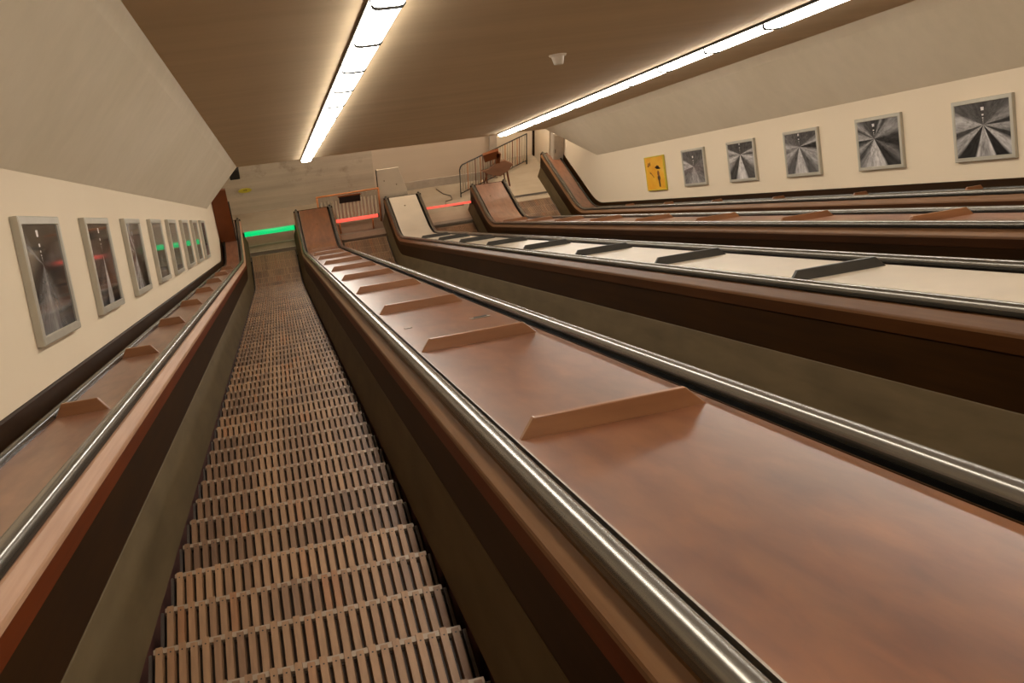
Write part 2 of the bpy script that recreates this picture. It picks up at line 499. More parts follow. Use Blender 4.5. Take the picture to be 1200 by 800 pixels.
def body_mesh():
    bm = bmesh.new()
    box(bm, (-SW, -0.35, -0.05), (SW, -0.004, -0.032))
    # curved riser below the nosing
    pts = [(-0.004, -0.026), (-0.012, -0.08), (-0.006, -0.14), (0.012, -0.20), (0.0, -0.205), (-0.022, -0.14), (-0.03, -0.08), (-0.02, -0.026)]
    a = [bm.verts.new((-SW, y, z)) for y, z in pts]; b = [bm.verts.new((SW, y, z)) for y, z in pts]
    bm.faces.new(a); bm.faces.new(b[::-1])
    for i in range(len(pts)):
        j = (i + 1) % len(pts); bm.faces.new((a[i], b[i], b[j], a[j]))
    for sx in (-1, 1):
        x0, x1 = sorted((sx * (SW + 0.004), sx * (SW + 0.016)))
        box(bm, (x0, -0.34, -0.20), (x1, -0.01, -0.005))
    bmesh.ops.recalc_face_normals(bm, faces=bm.faces[:])
    me = bpy.data.meshes.new('step')
    bm.to_mesh(me); bm.free(); me.materials.append(M_stepbody)
    return me

treads = [tread_mesh(s) for s in (1, 2, 3, 4, 5)]
BODY = body_mesh()
def step_path(y_end):
    st = path(-0.6, y_end, 14)
    return [(y + ny * (DREF - 1.43), z + nz * (DREF - 1.43), ny, nz, u) for y, z, ny, nz, u in st]

def escalator(label, xc, y_end, first_s=0.4, foot=0.3, foot_mat=None):
    root = thing('escalator', (xc, 12.0, W(0, 1.43, 13.6).z), label, 'escalator')
    sp = step_path(y_end)
    inv_r = Matrix.Translation(-root.location)
    y = W(0, 1.43, first_s + 0.016).y
    dy = 0.3951 * CA
    rnd = random.Random(int(xc * 100) + 7)
    def z_at(yy):
        for a, b in zip(sp, sp[1:]):
            if yy <= b[0]: return a[1] + (b[1] - a[1]) * (yy - a[0]) / (b[0] - a[0])
        return sp[-1][1]
    while y < y_end - 0.05:
        b = bpy.data.objects.new('step', BODY); COL.objects.link(b)
        b.parent = root; b.matrix_parent_inverse = inv_r
        b.location = (xc, y, z_at(y))
        t = bpy.data.objects.new('slatted_tread', treads[rnd.randrange(len(treads))]); COL.objects.link(t)
        t.parent = b
        y += dy
    # comb plate at the foot
    bm = bmesh.new()
    box(bm, (xc - 0.58, y_end - 0.02, -0.05), (xc + 0.58, y_end + foot, 0.006))
    n = 32
    for i in range(n):
        x = xc - SW + 2 * SW * (i + 0.5) / n
        box(bm, (x - 0.004, y_end - 0.09, -0.012), (x + 0.004, y_end - 0.02, 0.003))
    new_obj('comb_plate', bm, foot_mat or M_comb, root)
    if foot > 0.6:
        bm = bmesh.new(); box(bm, (xc - 0.56, y_end + 0.22, 0.006), (xc + 0.56, y_end + 0.27, 0.012)); new_obj('metal_strip', bm, M_edge, root)
    return root
escalator('escalator whose wooden slatted steps run down in full view to the green light bar', LANES[0], 21.5, foot=0.95)
escalator('sunken escalator between the red-brown deck and the cream deck, ending at the orange gate', LANES[1], 21.4, foot=0.85)
escalator('sunken escalator between the cream and pale brown decks, ending at a thin red light', LANES[2], 21.45, foot=0.10, foot_mat=M_edge)
escalator('sunken escalator nearest the far wall, its brown foot in front of the picket railing', LANES[3], 22.2, foot=0.07, foot_mat=M_stepbody)

# ---------------------------------------------------------------- the room
def quad(bm, pts, uv=None):
    f = bm.faces.new([bm.verts.new(p) for p in pts])
    return f

def slab(name, pts, thick, mat, kind='structure'):
    """polygon given a thickness along its normal (thick away from the room)"""
    bm = bmesh.new()
    f = quad(bm, pts); bm.normal_update()
    n = f.normal.copy()
    r = bmesh.ops.extrude_face_region(bm, geom=[f])
    vs = [v for v in r['geom'] if isinstance(v, bmesh.types.BMVert)]
    bmesh.ops.translate(bm, verts=vs, vec=n * thick)
    o = new_obj(name, bm, mat)
    tag(o, kind=kind)
    return o

YH = 27.0
Z_HALL = 2.95
S0 = S_TOP - 0.5
def wall(name, x, out):
    pts = [W(x, 2.0, S0), W(x, -1.45, S0), W(x, -1.45, 21.2)]
    zc = W(x, -1.45, 21.2)
    pts += [Vector((x, zc.y, max(zc.z, Z_HALL + 0.1))), Vector((x, YH, Z_HALL + 0.1)), Vector((x, YH, -0.6)), Vector((x, 19.6, -0.6))]
    bm = bmesh.new(); f = quad(bm, pts); bm.normal_update(); n = f.normal.copy()
    s = 1 if n.x * out > 0 else -1
    r = bmesh.ops.extrude_face_region(bm, geom=[f])
    bmesh.ops.translate(bm, verts=[v for v in r['geom'] if isinstance(v, bmesh.types.BMVert)], vec=n * 0.2 * s)
    return tag(new_obj(name, bm, M_wall), kind='structure')
wall('wall_left', XL_WALL, -1)
wall('wall_right', XR_WALL, 1)

def prism(name, prof, s_ends, mat):
    """closed profile (X, D) from S0 to a per-point end"""
    bm = bmesh.new()
    a = [bm.verts.new(W(X, D, S0)) for X, D in prof]
    b = [bm.verts.new(W(X, D, s)) for (X, D), s in zip(prof, s_ends)]
    bm.faces.new(a); bm.faces.new(b[::-1])
    n = len(prof)
    for i in range(n):
        j = (i + 1) % n
        bm.faces.new((a[i], b[i], b[j], a[j]))
    return tag(new_obj(name, bm, mat), kind='structure')
S_CL, S_CR = 23.5, 25.0
prism('ceiling_slope_left', [(XL_WALL - 0.02, -0.455), (-0.690, -1.203), (-0.61, -1.33), (-0.62, -1.5), (XL_WALL - 0.02, -1.5)], [21.9, 22.9, 23.5, 23.5, 22.5], M_slope)
prism('ceiling_slope_right', [(XR_WALL + 0.02, -0.43), (mir(-0.690), -1.203), (mir(-0.61), -1.33), (mir(-0.62), -1.5), (XR_WALL + 0.02, -1.5)], [23.05, 24.3, 24.85, 24.85, 24.0], M_slope)
prism('ceiling', [(-0.66, -1.33), (mir(-0.66), -1.33), (mir(-0.66), -1.55), (-0.66, -1.55)], [S_CL, S_CR, S_CR, S_CL], M_ceil)
# hall: level ceiling, far walls, floor
bm = bmesh.new(); box(bm, (XL_WALL, 21.3, Z_HALL), (XR_WALL, YH, Z_HALL + 0.2)); tag(new_obj('ceiling_hall', bm, M_hall), kind='structure')
Y_FAR = 23.4
bm = bmesh.new(); box(bm, (XL_WALL, Y_FAR, -0.3), (2.72, Y_FAR + 0.25, Z_HALL)); tag(new_obj('wall_far', bm, M_conc), kind='structure')
bm = bmesh.new(); box(bm, (2.72, Y_FAR, -0.3), (5.9, Y_FAR + 0.25, Z_HALL)); tag(new_obj('wall_far_plain', bm, M_hall), kind='structure')
bm = bmesh.new(); box(bm, (5.9, 24.4, -0.3), (XR_WALL, 24.6, Z_HALL)); tag(new_obj('wall_recess', bm, M_wall), kind='structure')
bm = bmesh.new(); box(bm, (2.8, Y_FAR - 0.02, 0.0), (5.9, Y_FAR, 0.24)); tag(new_obj('baseboard_far', bm, M_grey), kind='structure')
bm = bmesh.new(); box(bm, (5.86, Y_FAR - 0.05, 0.0), (6.06, Y_FAR + 0.3, Z_HALL)); tag(new_obj('trim_1', bm, M_grey), kind='structure')
bm = bmesh.new(); box(bm, (XL_WALL, 21.45, -0.25), (XR_WALL, YH, 0.0)); tag(new_obj('floor', bm, M_floor), kind='structure')
# sloping pit under the escalators, closed at the upper end
st = path(S0, 21.5)
bm = bmesh.new(); sweep(bm, [(XL_WALL, 1.80), (XR_WALL, 1.80), (XR_WALL, 1.95), (XL_WALL, 1.95)], st); tag(new_obj('floor_pit', bm, M_pit), kind='structure')
slab('wall_upper', [W(XL_WALL, 2.0, S0), W(XR_WALL, 2.0, S0), W(XR_WALL, -1.5, S0), W(XL_WALL, -1.5, S0)], 0.2, M_wall)

# ---------------------------------------------------------------- ceiling light rows
M_joint = plain('black_lamp_joint', (0.008, 0.007, 0.006, 1), 0.9, 0, 0.05)
def lamp_row(label, x0, s_end, skew, seg):
    xc = x0
    X_ = lambda s: skew * (s - 9.0)       # the row runs very slightly askew
    root = thing('ceiling_light', W(xc, -1.31, 10.0), label, 'light')
    bm = bmesh.new()
    prof = [(xc - 0.118, -1.332), (xc - 0.122, -1.30), (xc + 0.122, -1.30), (xc + 0.118, -1.332)]
    a = [bm.verts.new(W(X + X_(S_TOP), D, S_TOP)) for X, D in prof]; b = [bm.verts.new(W(X + X_(s_end), D, s_end + 0.02)) for X, D in prof]
    bm.faces.new(a); bm.faces.new(b[::-1])
    for i in range(4): bm.faces.new((a[i], b[i], b[(i + 1) % 4], a[(i + 1) % 4]))
    new_obj('housing', bm, M_dark, root)
    s = s_end
    while s > S_TOP + 0.2:
        s1 = max(s - seg, S_TOP + 0.01)
        bm = bmesh.new()
        pr = [(-0.112, -1.301), (-0.108, -1.268), (-0.092, -1.252), (-0.06, -1.247), (0.06, -1.247), (0.092, -1.252), (0.108, -1.268), (0.112, -1.301)]
        a = [bm.verts.new(W(xc + X_(s) + X, D, s)) for X, D in pr]; b = [bm.verts.new(W(xc + X_(s1) + X, D, s1 + 0.04)) for X, D in pr]
        bm.faces.new(a); bm.faces.new(b[::-1])
        for i in range(len(pr)): bm.faces.new((a[i], b[i], b[(i + 1) % len(pr)], a[(i + 1) % len(pr)]))
        new_obj('diffuser', bm, M_lamp, root)
        bm = bmesh.new()
        pr2 = [(x * 1.03, d + (0.0135 if d > -1.29 else 0)) for x, d in pr]
        a = [bm.verts.new(W(xc + X_(s1) + X, D, s1 + 0.04)) for X, D in pr2]; b = [bm.verts.new(W(xc + X_(s1) + X, D, s1)) for X, D in pr2]
        bm.faces.new(a); bm.faces.new(b[::-1])
        for i in range(len(pr)): bm.faces.new((a[i], b[i], b[(i + 1) % len(pr)], a[(i + 1) % len(pr)]))
        new_obj('joint_band', bm, M_joint, root)
        s = s1
    return root
lamp_row('long row of white ceiling lights over the broad red-brown deck, ending above the concrete wall', 0.948, 23.75, 0.0, 1.43)
lamp_row('long row of white ceiling lights near the far cream wall, ending over the picket railing', 5.44, 24.1, 0.0195, 1.575)

# smoke detector on the ceiling
c0 = W(3.26, -1.33, 10.63)
sd = thing('smoke_detector', c0, 'small white smoke detector on the brown ceiling between the two light rows', 'smoke detector')
rot = Matrix.Translation(c0) @ Matrix.Rotation(-A30, 4, 'X')
bm = bmesh.new(); bmesh.ops.create_cone(bm, cap_ends=True, segments=24, radius1=0.088, radius2=0.1, depth=0.022, matrix=rot @ Matrix.Translation((0, 0, -0.011))); new_obj('base', bm, M_white, sd)
bm = bmesh.new(); bmesh.ops.create_cone(bm, cap_ends=True, segments=24, radius1=0.05, radius2=0.072, depth=0.085, matrix=rot @ Matrix.Translation((0, 0, -0.064))); new_obj('sensor_head', bm, M_white, sd)

# ---------------------------------------------------------------- pictures
def photo_material(name, vp, floor_stops, top=0.06, spokes=0.0, seed=0, lamp=0.5, rough=0.12, tint=(1.0, 0.93, 0.88), spec=0.25):
    """black-and-white view down an escalator shaft: tones fan out from the vanishing point"""
    m, nt, b = nodes(name)
    tc = nt.nodes.new('ShaderNodeTexCoord'); sx = nt.nodes.new('ShaderNodeSeparateXYZ'); nt.links.new(tc.outputs['UV'], sx.inputs[0])
    dx = math_n(nt, 'SUBTRACT', sx.outputs[0], vp[0]); dy = math_n(nt, 'SUBTRACT', sx.outputs[1], vp[1])
    ang = math_n(nt, 'ARCTAN2', dx, math_n(nt, 'MULTIPLY', dy, -1.0))     # 0 straight down, +-pi straight up
    fac = math_n(nt, 'ADD', math_n(nt, 'MULTIPLY', ang, 1 / (2 * pi)), 0.5)
    r = ramp(nt, [(p, (g, g, g, 1)) for p, g in floor_stops]); nt.links.new(fac, r.inputs['Fac'])
    rad = math_n(nt, 'SQRT', math_n(nt, 'ADD', math_n(nt, 'MULTIPLY', dx, dx), math_n(nt, 'MULTIPLY', dy, dy)))
    # grain that stretches away from the vanishing point
    cmb = nt.nodes.new('ShaderNodeCombineXYZ')
    nt.links.new(math_n(nt, 'MULTIPLY', ang, 5.0), cmb.inputs[0]); nt.links.new(math_n(nt, 'DIVIDE', 0.8, math_n(nt, 'ADD', rad, 0.05)), cmb.inputs[1])
    cmb.inputs[2].default_value = seed * 3.1
    nz = noise(nt, cmb.outputs[0], 1.5, 5, 0.65)
    rn = ramp(nt, [(0.32, (0.35, 0.35, 0.35, 1)), (0.66, (1.25, 1.25, 1.25, 1))]); nt.links.new(nz, rn.inputs['Fac'])
    c = mix(nt, r.outputs['Color'], rn.outputs['Color'], 0.8, 'MULTIPLY')
    # string of lamps over the vanishing point
    mr = nt.nodes.new('ShaderNodeTexVoronoi'); mr.feature = 'F1'; mr.voronoi_dimensions = '1D'
    strip = math_n(nt, 'LESS_THAN', math_n(nt, 'ABSOLUTE', dx), math_n(nt, 'MULTIPLY', rad, 0.09))
    above = math_n(nt, 'GREATER_THAN', dy, 0.0)
    beads = math_n(nt, 'GREATER_THAN', math_n(nt, 'SINE', math_n(nt, 'DIVIDE', 5.0, math_n(nt, 'ADD', rad, 0.06))), 0.35)
    lm = math_n(nt, 'MULTIPLY', math_n(nt, 'MULTIPLY', strip, above), math_n(nt, 'MULTIPLY', beads, lamp))
    c = mix(nt, c, (0.8, 0.8, 0.8, 1), lm)
    c = mix(nt, c, tuple(tint) + (1,), 1.0, 'MULTIPLY')
    nt.links.new(c, b.inputs['Base Color'])
    b.inputs['Roughness'].default_value = rough
    b.inputs['Specular IOR Level'].default_value = spec
    return m

def picture(label, wallx, side, s0, s1, d0, d1, mat, frame_mat=M_sil, depth=0.045, border=0.062, name='framed_photograph', cat='picture', group=None):
    """side +1: hangs on the wall at +X and faces -X"""
    xf = wallx - side * depth
    root = thing(name, W(wallx - side * depth / 2, (d0 + d1) / 2, (s0 + s1) / 2), label, cat, group)
    bm = bmesh.new()
    def ring(x, inset):
        return [bm.verts.new(W(x, d, s)) for s, d in ((s0 + inset, d0 + inset), (s1 - inset, d0 + inset), (s1 - inset, d1 - inset), (s0 + inset, d1 - inset))]
    rs = [ring(wallx - side * 0.002, 0.0), ring(xf + side * 0.006, 0.0), ring(xf, 0.006), ring(xf, border - 0.006), ring(xf + side * 0.012, border)]
    for a, b in zip(rs, rs[1:]):
        for i in range(4):
            j = (i + 1) % 4; bm.faces.new((a[i], a[j], b[j], b[i]))
    bm.faces.new(rs[0])
    new_obj('frame', bm, frame_mat, root)
    bm = bmesh.new(); uv = bm.loops.layers.uv.verify()
    xp = xf + side * 0.010
    i = border - 0.004
    # u runs to the viewer's right
    sl, sr = (s1 - i, s0 + i) if side > 0 else (s0 + i, s1 - i)
    cs = [(sl, d1 - i), (sr, d1 - i), (sr, d0 + i), (sl, d0 + i)]
    f = [bm.verts.new(W(xp, d, s)) for s, d in cs]; bk = [bm.verts.new(W(xp + side * 0.004, d, s)) for s, d in cs]
    fr = bm.faces.new(f)
    for l, c in zip(fr.loops, ((0, 0), (1, 0), (1, 1), (0, 1))): l[uv].uv = c
    bm.faces.new(bk[::-1])
    for k in range(4):
        j = (k + 1) % 4; bm.faces.new((f[k], bk[k], bk[j], f[j]))
    pr = new_obj('print', bm, mat, root, recalc=False)
    return root

K = 0.5
def fan(seq, top_l, top, top_r):
    """tone stops around the vanishing point, clockwise from straight up via the left"""
    return [(0.0, top)] + seq + [(1.0, top)]
FAN_A = [(0, .07), (.16, .10), (.19, .42), (.27, .36), (.285, .05), (.31, .07), (.325, .35), (.37, .40), (.385, .03), (.45, .03), (.462, .55), (.475, .33), (.53, .36), (.545, .60), (.555, .03), (.60, .02), (.615, .5), (.65, .42), (.67, .03), (.69, .05), (.70, .30), (.745, .34), (.755, .03), (.775, .05), (.79, .25), (.83, .22), (.86, .1), (1, .07)]
FAN_B = [(0, .05), (.10, .10), (.14, .35), (.17, .05), (.20, .30), (.25, .40), (.262, .03), (.30, .10), (.33, .35), (.37, .05), (.42, .25), (.44, .45), (.52, .55), (.56, .50), (.575, .03), (.62, .05), (.66, .16), (.70, .03), (.76, .05), (.82, .30), (.88, .22), (.90, .05), (.93, .28), (.95, .06), (1, .05)]
FAN_C = [(0, .08), (.20, .16), (.24, .45), (.28, .2), (.34, .42), (.39, .12), (.44, .10), (.46, .5), (.54, .5), (.56, .1), (.60, .12), (.65, .40), (.71, .3), (.735, .03), (.765, .04), (.78, .42), (.82, .1), (1, .08)]
FAN_D = [(0, .06), (.18, .08), (.21, .5), (.25, .15), (.29, .5), (.33, .35), (.38, .06), (.44, .05), (.46, .6), (.54, .55), (.56, .05), (.63, .1), (.68, .4), (.72, .5), (.75, .04), (.78, .45), (.80, .08), (1, .06)]
FAN_E = [(0, .10), (.17, .12), (.19, .45), (.27, .42), (.285, .12), (.40, .18), (.44, .32), (.56, .34), (.60, .2), (.70, .13), (.78, .16), (.86, .1), (1, .10)]
RF = [(9.18, 10.15), (11.12, 12.11), (13.07, 14.06), (15.03, 16.03), (16.98, 17.99), (18.92, 19.95)]
rmats = [photo_material('print_wide_shaft', (0.52, 0.58), FAN_A, seed=1, lamp=0.8, spec=0.12), photo_material('print_bright_floor', (0.40, 0.60), FAN_B, seed=2, lamp=0.7, spec=0.12),
         photo_material('print_stair_centre', (0.45, 0.66), FAN_C, seed=3, lamp=0.6, spec=0.12), photo_material('print_four_rails', (0.48, 0.68), FAN_D, seed=4, lamp=0.5, spec=0.12),
         photo_material('print_soft_ramp', (0.50, 0.52), FAN_E, seed=5, lamp=0.7, spec=0.12)]
rlab = ['monochrome photograph of a wide escalator shaft, largest and first of the far wall row',
        'monochrome photograph with a pale triangular floor, second along the far wall row',
        'monochrome photograph of fanning rails and pale central stair, third along the far wall row',
        'monochrome photograph with bold black and white rails, fourth along the far wall row',
        'monochrome photograph of a grey ramp, hung next to the yellow picture']
for (a, b), m, l in zip(RF[:5], rmats, rlab):
    picture(l, XR_WALL, 1, a, b, -0.215, 0.468, m, border=0.048)
# yellow picture: dark hatted figure and brush strokes on a yellow ground
M_yprint = None
def yellow_material():
    m, nt, b = nodes('yellow_print')
    n = noise(nt, coords(nt, 'UV', (1, 1, 1)), 2.5, 4)
    r = ramp(nt, [(0.3, srgb(214, 140, 20)), (0.6, srgb(226, 172, 50)), (0.8, srgb(216, 180, 100))]); nt.links.new(n, r.inputs['Fac'])
    nt.links.new(r.outputs['Color'], b.inputs['Base Color']); b.inputs['Roughness'].default_value = 0.3
    return m
yp = picture('small yellow picture with a dark standing figure, last along the far wall row', XR_WALL, 1, RF[5][0], RF[5][1], -0.2, 0.50, yellow_material(), M_yellow, border=0.02, name='framed_picture')
def ink(polys, s0, s1, d0, d1, x, mat, root, name):
    bm = bmesh.new()
    for p in polys:
        v = []
        for u, w in p:
            v.append(bm.verts.new(W(x, d1 + (d0 - d1) * w, s1 + (s0 - s1) * u)))
        f = bm.faces.new(v)
    o = new_obj(name, bm, mat, root)
    return o
def ell(cx, cy, rx, ry, n=14, rot=0.0):
    return [(cx + rx * cos(t) * cos(rot) - ry * sin(t) * sin(rot), cy + rx * cos(t) * sin(rot) + ry * sin(t) * cos(rot)) for t in [2 * pi * k / n for k in range(n)]]
M_ink = plain('dark_brown_ink', (0.055, 0.02, 0.008, 1), 0.5)
M_ink2 = plain('russet_ink', (0.22, 0.075, 0.012, 1), 0.5)
xi = XR_WALL - 0.0365
ink([ell(.66, .65, .15, .03, rot=-.15), ell(.65, .67, .09, .055), ell(.68, .36, .075, .085), [(.64, .30), (.72, .30), (.73, .10), (.66, .10)]], *RF[5], -0.2, 0.5, xi, M_ink, yp, 'ink_figure')
ink([ell(.67, .49, .055, .09)], *RF[5], -0.2, 0.5, xi - 0.0005, M_ink2, yp, 'ink_coat')
ink([ell(.20, .76, .035, .07, rot=-.2), ell(.28, .78, .03, .06), ell(.17, .73, .04, .025), [(.24, .56), (.30, .53), (.34, .49), (.44, .39), (.42, .37), (.30, .48), (.22, .51)]], *RF[5], -0.2, 0.5, xi - 0.001, M_ink2, yp, 'ink_strokes')

FAN_L1 = [(0, .04), (.12, .03), (.17, .22), (.20, .03), (.25, .05), (.30, .02), (.36, .05), (.40, .16), (.46, .22), (.50, .4), (.52, .2), (.60, .12), (.64, .05), (.72, .04), (.78, .10), (.84, .03), (1, .04)]
FAN_L2 = [(0, .05), (.2, .04), (.27, .10), (.35, .05), (.42, .12), (.455, .02), (.475, .5), (.52, .5), (.54, .02), (.62, .05), (.7, .10), (.8, .04), (1, .05)]
FAN_L3 = [(0, .2), (.1, .4), (.15, .12), (.2, .35), (.3, .06), (.4, .3), (.46, .45), (.52, .4), (.58, .03), (.68, .03), (.78, .12), (.9, .08), (1, .2)]
FAN_L4 = [(0, .2), (.2, .1), (.3, .06), (.4, .12), (.5, .25), (.6, .06), (.75, .1), (.9, .16), (1, .2)]
LF = [(5.63, 6.63), (7.50, 8.51), (9.40, 10.41), (11.30, 12.30), (13.10, 14.10), (15.0, 16.0), (16.85, 17.86), (18.72, 19.76)]
lm = [photo_material('print_dim_hall', (0.38, 0.62), FAN_L1, seed=6, lamp=1.0, rough=0.06), photo_material('print_dark_rails', (0.5, 0.62), FAN_L2, seed=7, lamp=1.0, rough=0.06),
      photo_material('print_bright_vault', (0.35, 0.55), FAN_L3, seed=8, lamp=0.3, rough=0.06)] + \
     [photo_material('print_faint_shaft', (0.5, 0.5), FAN_L4, seed=9 + k, lamp=0.2, rough=0.06) for k in range(3)]
lab = ['large dark monochrome photograph of a hall, first and biggest on the near cream wall',
       'dark photograph with two pale lines running away, second on the near cream wall',
       'photograph of a bright vaulted passage, third on the near cream wall',
       'framed photograph with dark lower half and green glint, fourth on the near cream wall',
       'pale framed photograph crossed by a green glint, fifth on the near cream wall',
       'grey framed photograph crossed by a green glint, sixth on the near cream wall',
       'narrow-looking framed photograph, next to last on the near cream wall',
       'narrow-looking framed photograph, last on the near cream wall before the wooden post']
for k, (a, b) in enumerate(LF):
    picture(lab[k], XL_WALL, -1, a, b, -0.225, 0.468, lm[min(k, 3 + k % 3)] if k >= 3 else lm[k], border=0.05)

# ---------------------------------------------------------------- lower hall
def light_bar(label, x0, x1, y, z, mat, legs, h=0.042, name='light_bar'):
    root = thing(name, ((x0 + x1) / 2, y, 0.0), label, 'light bar')
    bm = bmesh.new(); tube(bm, [(x0 + 0.03, y, z), (x1 - 0.03, y, z)], h, 12); new_obj('tube', bm, mat, root)
    bm = bmesh.new()
    box(bm, (x0, y - 0.03, z - 0.045), (x0 + 0.03, y + 0.03, z + 0.045)); new_obj('end_cap', bm, M_dark, root)
    bm = bmesh.new()
    box(bm, (x1 - 0.03, y - 0.03, z - 0.045), (x1, y + 0.03, z + 0.045)); new_obj('end_cap', bm, M_dark, root)
    for x in legs:
        bm = bmesh.new(); tube(bm, [(x, y, 0.0), (x, y, z - h)], 0.02, 8); new_obj('leg', bm, M_orange, root)
    return root
light_bar('glowing green light bar across the foot of the slatted escalator', -0.79, 0.475, 21.72, 0.37, M_green, [], 0.062)
light_bar('glowing red light bar on orange legs below the pale orange-railed gate', 1.42, 2.55, 21.72, 0.36, M_red, [1.55, 2.38], 0.042)
light_bar('thin glowing red light bar between the cream deck and the pale brown deck', 3.70, 4.95, 21.72, 0.345, M_red, [], 0.028)

# orange-topped gate with pale boards
g = thing('gate', (1.9, 22.0, 0.0), 'pale board gate with an orange top rail behind the red light bar', 'gate')
gx0, gx1, gy = 1.09, 2.64, 22.02
bm = bmesh.new(); tube(bm, [(gx0, gy, 0.93), (gx1, gy, 0.95)], 0.022, 10); new_obj('top_rail', bm, M_orange, g)
for x in (gx0 + 0.01, gx1 - 0.01):
    bm = bmesh.new(); tube(bm, [(x, gy, 0.0), (x, gy, 0.94)], 0.022, 8); new_obj('post', bm, M_orange, g)
bm = bmesh.new(); tube(bm, [(gx0, gy, 0.12), (gx1, gy, 0.12)], 0.018, 8); new_obj('bottom_rail', bm, M_picket, g)
for i in range(17):
    x = gx0 + 0.06 + (gx1 - gx0 - 0.12) * i / 16
    bm = bmesh.new(); box(bm, (x - 0.022, gy - 0.012, 0.12), (x + 0.022, gy + 0.012, 0.9)); new_obj('board', bm, M_picket, g, bevel=0.003)
# dark notice board hung on the gate
nb = thing('notice_board', (1.9, 21.99, 0.78), 'dark blank board hung on the orange-topped gate', 'board')
bm = bmesh.new(); box(bm, (1.63, 21.965, 0.70), (2.16, 22.0, 0.88)); new_obj('panel', bm, M_dark, nb, bevel=0.004)
bm = bmesh.new(); box(bm, (1.61, 21.96, 0.875), (2.18, 22.004, 0.90)); new_obj('rim', bm, M_brown, nb)

# white boxed column at the end of the cream deck
cb = thing('panel_board', (2.95, 22.06, 0.0), 'cream upright board standing behind the end of the cream deck', 'board')
bm = bmesh.new()
pp = [(2.66, 0.0), (3.40, 0.0), (3.36, 0.78), (3.18, 1.44), (2.635, 1.44)]
a = [bm.verts.new((x, 22.03, z)) for x, z in pp]; b = [bm.verts.new((x, 22.06, z)) for x, z in pp]
bm.faces.new(a); bm.faces.new(b[::-1])
for i in range(5): bm.faces.new((a[i], b[i], b[(i + 1) % 5], a[(i + 1) % 5]))
new_obj('face_board', bm, M_cream, cb, bevel=0.004)
bm = bmesh.new(); box(bm, (2.612, 22.03, 0.0), (2.634, 22.06, 1.44)); new_obj('edge_strip', bm, M_dark, cb)
for zz, xx in ((0.98, 3.1), (1.12, 2.8)):
    bm = bmesh.new(); bmesh.ops.create_cone(bm, cap_ends=True, segments=12, radius1=0.018, radius2=0.014, depth=0.012, matrix=Matrix.Translation((xx, 22.026, zz)) @ Matrix.Rotation(pi / 2, 4, 'X')); new_obj('screw_cap', bm, M_bolt, cb)

# brown wooden post where the near wall ends
wp = thing('wooden_post', (-1.14, 21.0, Z_DECK), 'tall red-brown wooden post at the end of the near cream wall', 'post')
bm = bmesh.new(); box(bm, (-1.315, 20.98, Z_DECK - 0.0), (-0.955, 21.06, 2.04)); new_obj('board', bm, M_brown, wp, bevel=0.006)
bm = bmesh.new(); box(bm, (-0.953, 20.99, Z_DECK), (-0.93, 21.05, 1.7)); new_obj('edge_strip', bm, M_dark, wp)

# dark fixture under the hall ceiling, yellow arrow plate on the concrete
fx = thing('loudspeaker', (-0.78, 22.0, 1.9), 'small dark loudspeaker in the corner under the sloping ceiling', 'loudspeaker')
bm = bmesh.new(); box(bm, (-0.86, 22.42, 1.5), (-0.62, 22.62, 1.76), None); new_obj('case', bm, M_dark, fx, bevel=0.02)
bm = bmesh.new(); tube(bm, [(-0.71, 22.55, 1.78), (-0.71, 22.55, 2.95)], 0.012, 8); new_obj('hanger', bm, M_dark, fx)
ys = thing('sign_plate', (-0.59, Y_FAR - 0.01, 0.66), 'small yellow oval plate with a dark arrow on the concrete wall', 'sign')
def oval(bm, cx, cz, rx, rz, y0, y1, n=22):
    a = [bm.verts.new((cx + rx * cos(2 * pi * k / n), y0, cz + rz * sin(2 * pi * k / n))) for k in range(n)]
    b = [bm.verts.new((v.co.x, y1, v.co.z)) for v in a]
    bm.faces.new(a); bm.faces.new(b[::-1])
    for k in range(n): bm.faces.new((a[k], b[k], b[(k + 1) % n], a[(k + 1) % n]))
bm = bmesh.new(); oval(bm, -0.59, 0.665, 0.17, 0.062, Y_FAR - 0.012, Y_FAR - 0.001); new_obj('plate', bm, M_yellow, ys)
bm = bmesh.new()
y_ = Y_FAR - 0.0135
for p in ([(-.63, .685), (-.56, .685), (-.56, .705), (-.53, .672), (-.56, .64), (-.56, .66), (-.63, .66)],):
    bm.faces.new([bm.verts.new((x, y_, z)) for x, z in p])
new_obj('arrow_mark', bm, plain('olive_ink', (0.22, 0.18, 0.02, 1), 0.6), ys)

# sloping picket railing beyond the third deck
rl = thing('railing', (5.9, 23.2, 0.0), 'thin dark picket railing standing askew beyond the pale brown deck', 'railing')
P0, P1 = Vector((4.86, 22.62, 0)), Vector((7.05, 23.9, 0))
H = 0.92
dirv = (P1 - P0)
bm = bmesh.new(); tube(bm, [P0 + Vector((0, 0, 0.0)), P0 + Vector((0, 0, H - 0.12)), P0 + dirv * 0.012 + Vector((0, 0, H - 0.04)), P0 + dirv * 0.04 + Vector((0, 0, H)), P1 + Vector((0, 0, H)), P1], 0.018, 8); new_obj('outer_rail', bm, M_dark, rl)
bm = bmesh.new(); tube(bm, [P0 + Vector((0, 0, .11)), P1 + Vector((0, 0, .11))], 0.014, 8); new_obj('bottom_rail', bm, M_dark, rl)
for i in range(1, 27):
    q = P0 + dirv * (i / 27)
    bm = bmesh.new(); tube(bm, [q + Vector((0, 0, .11)), q + Vector((0, 0, H))], 0.012, 6)
    new_obj('picket', bm, M_orange if i % 5 == 3 else M_brown if i % 3 == 0 else M_picket, rl)

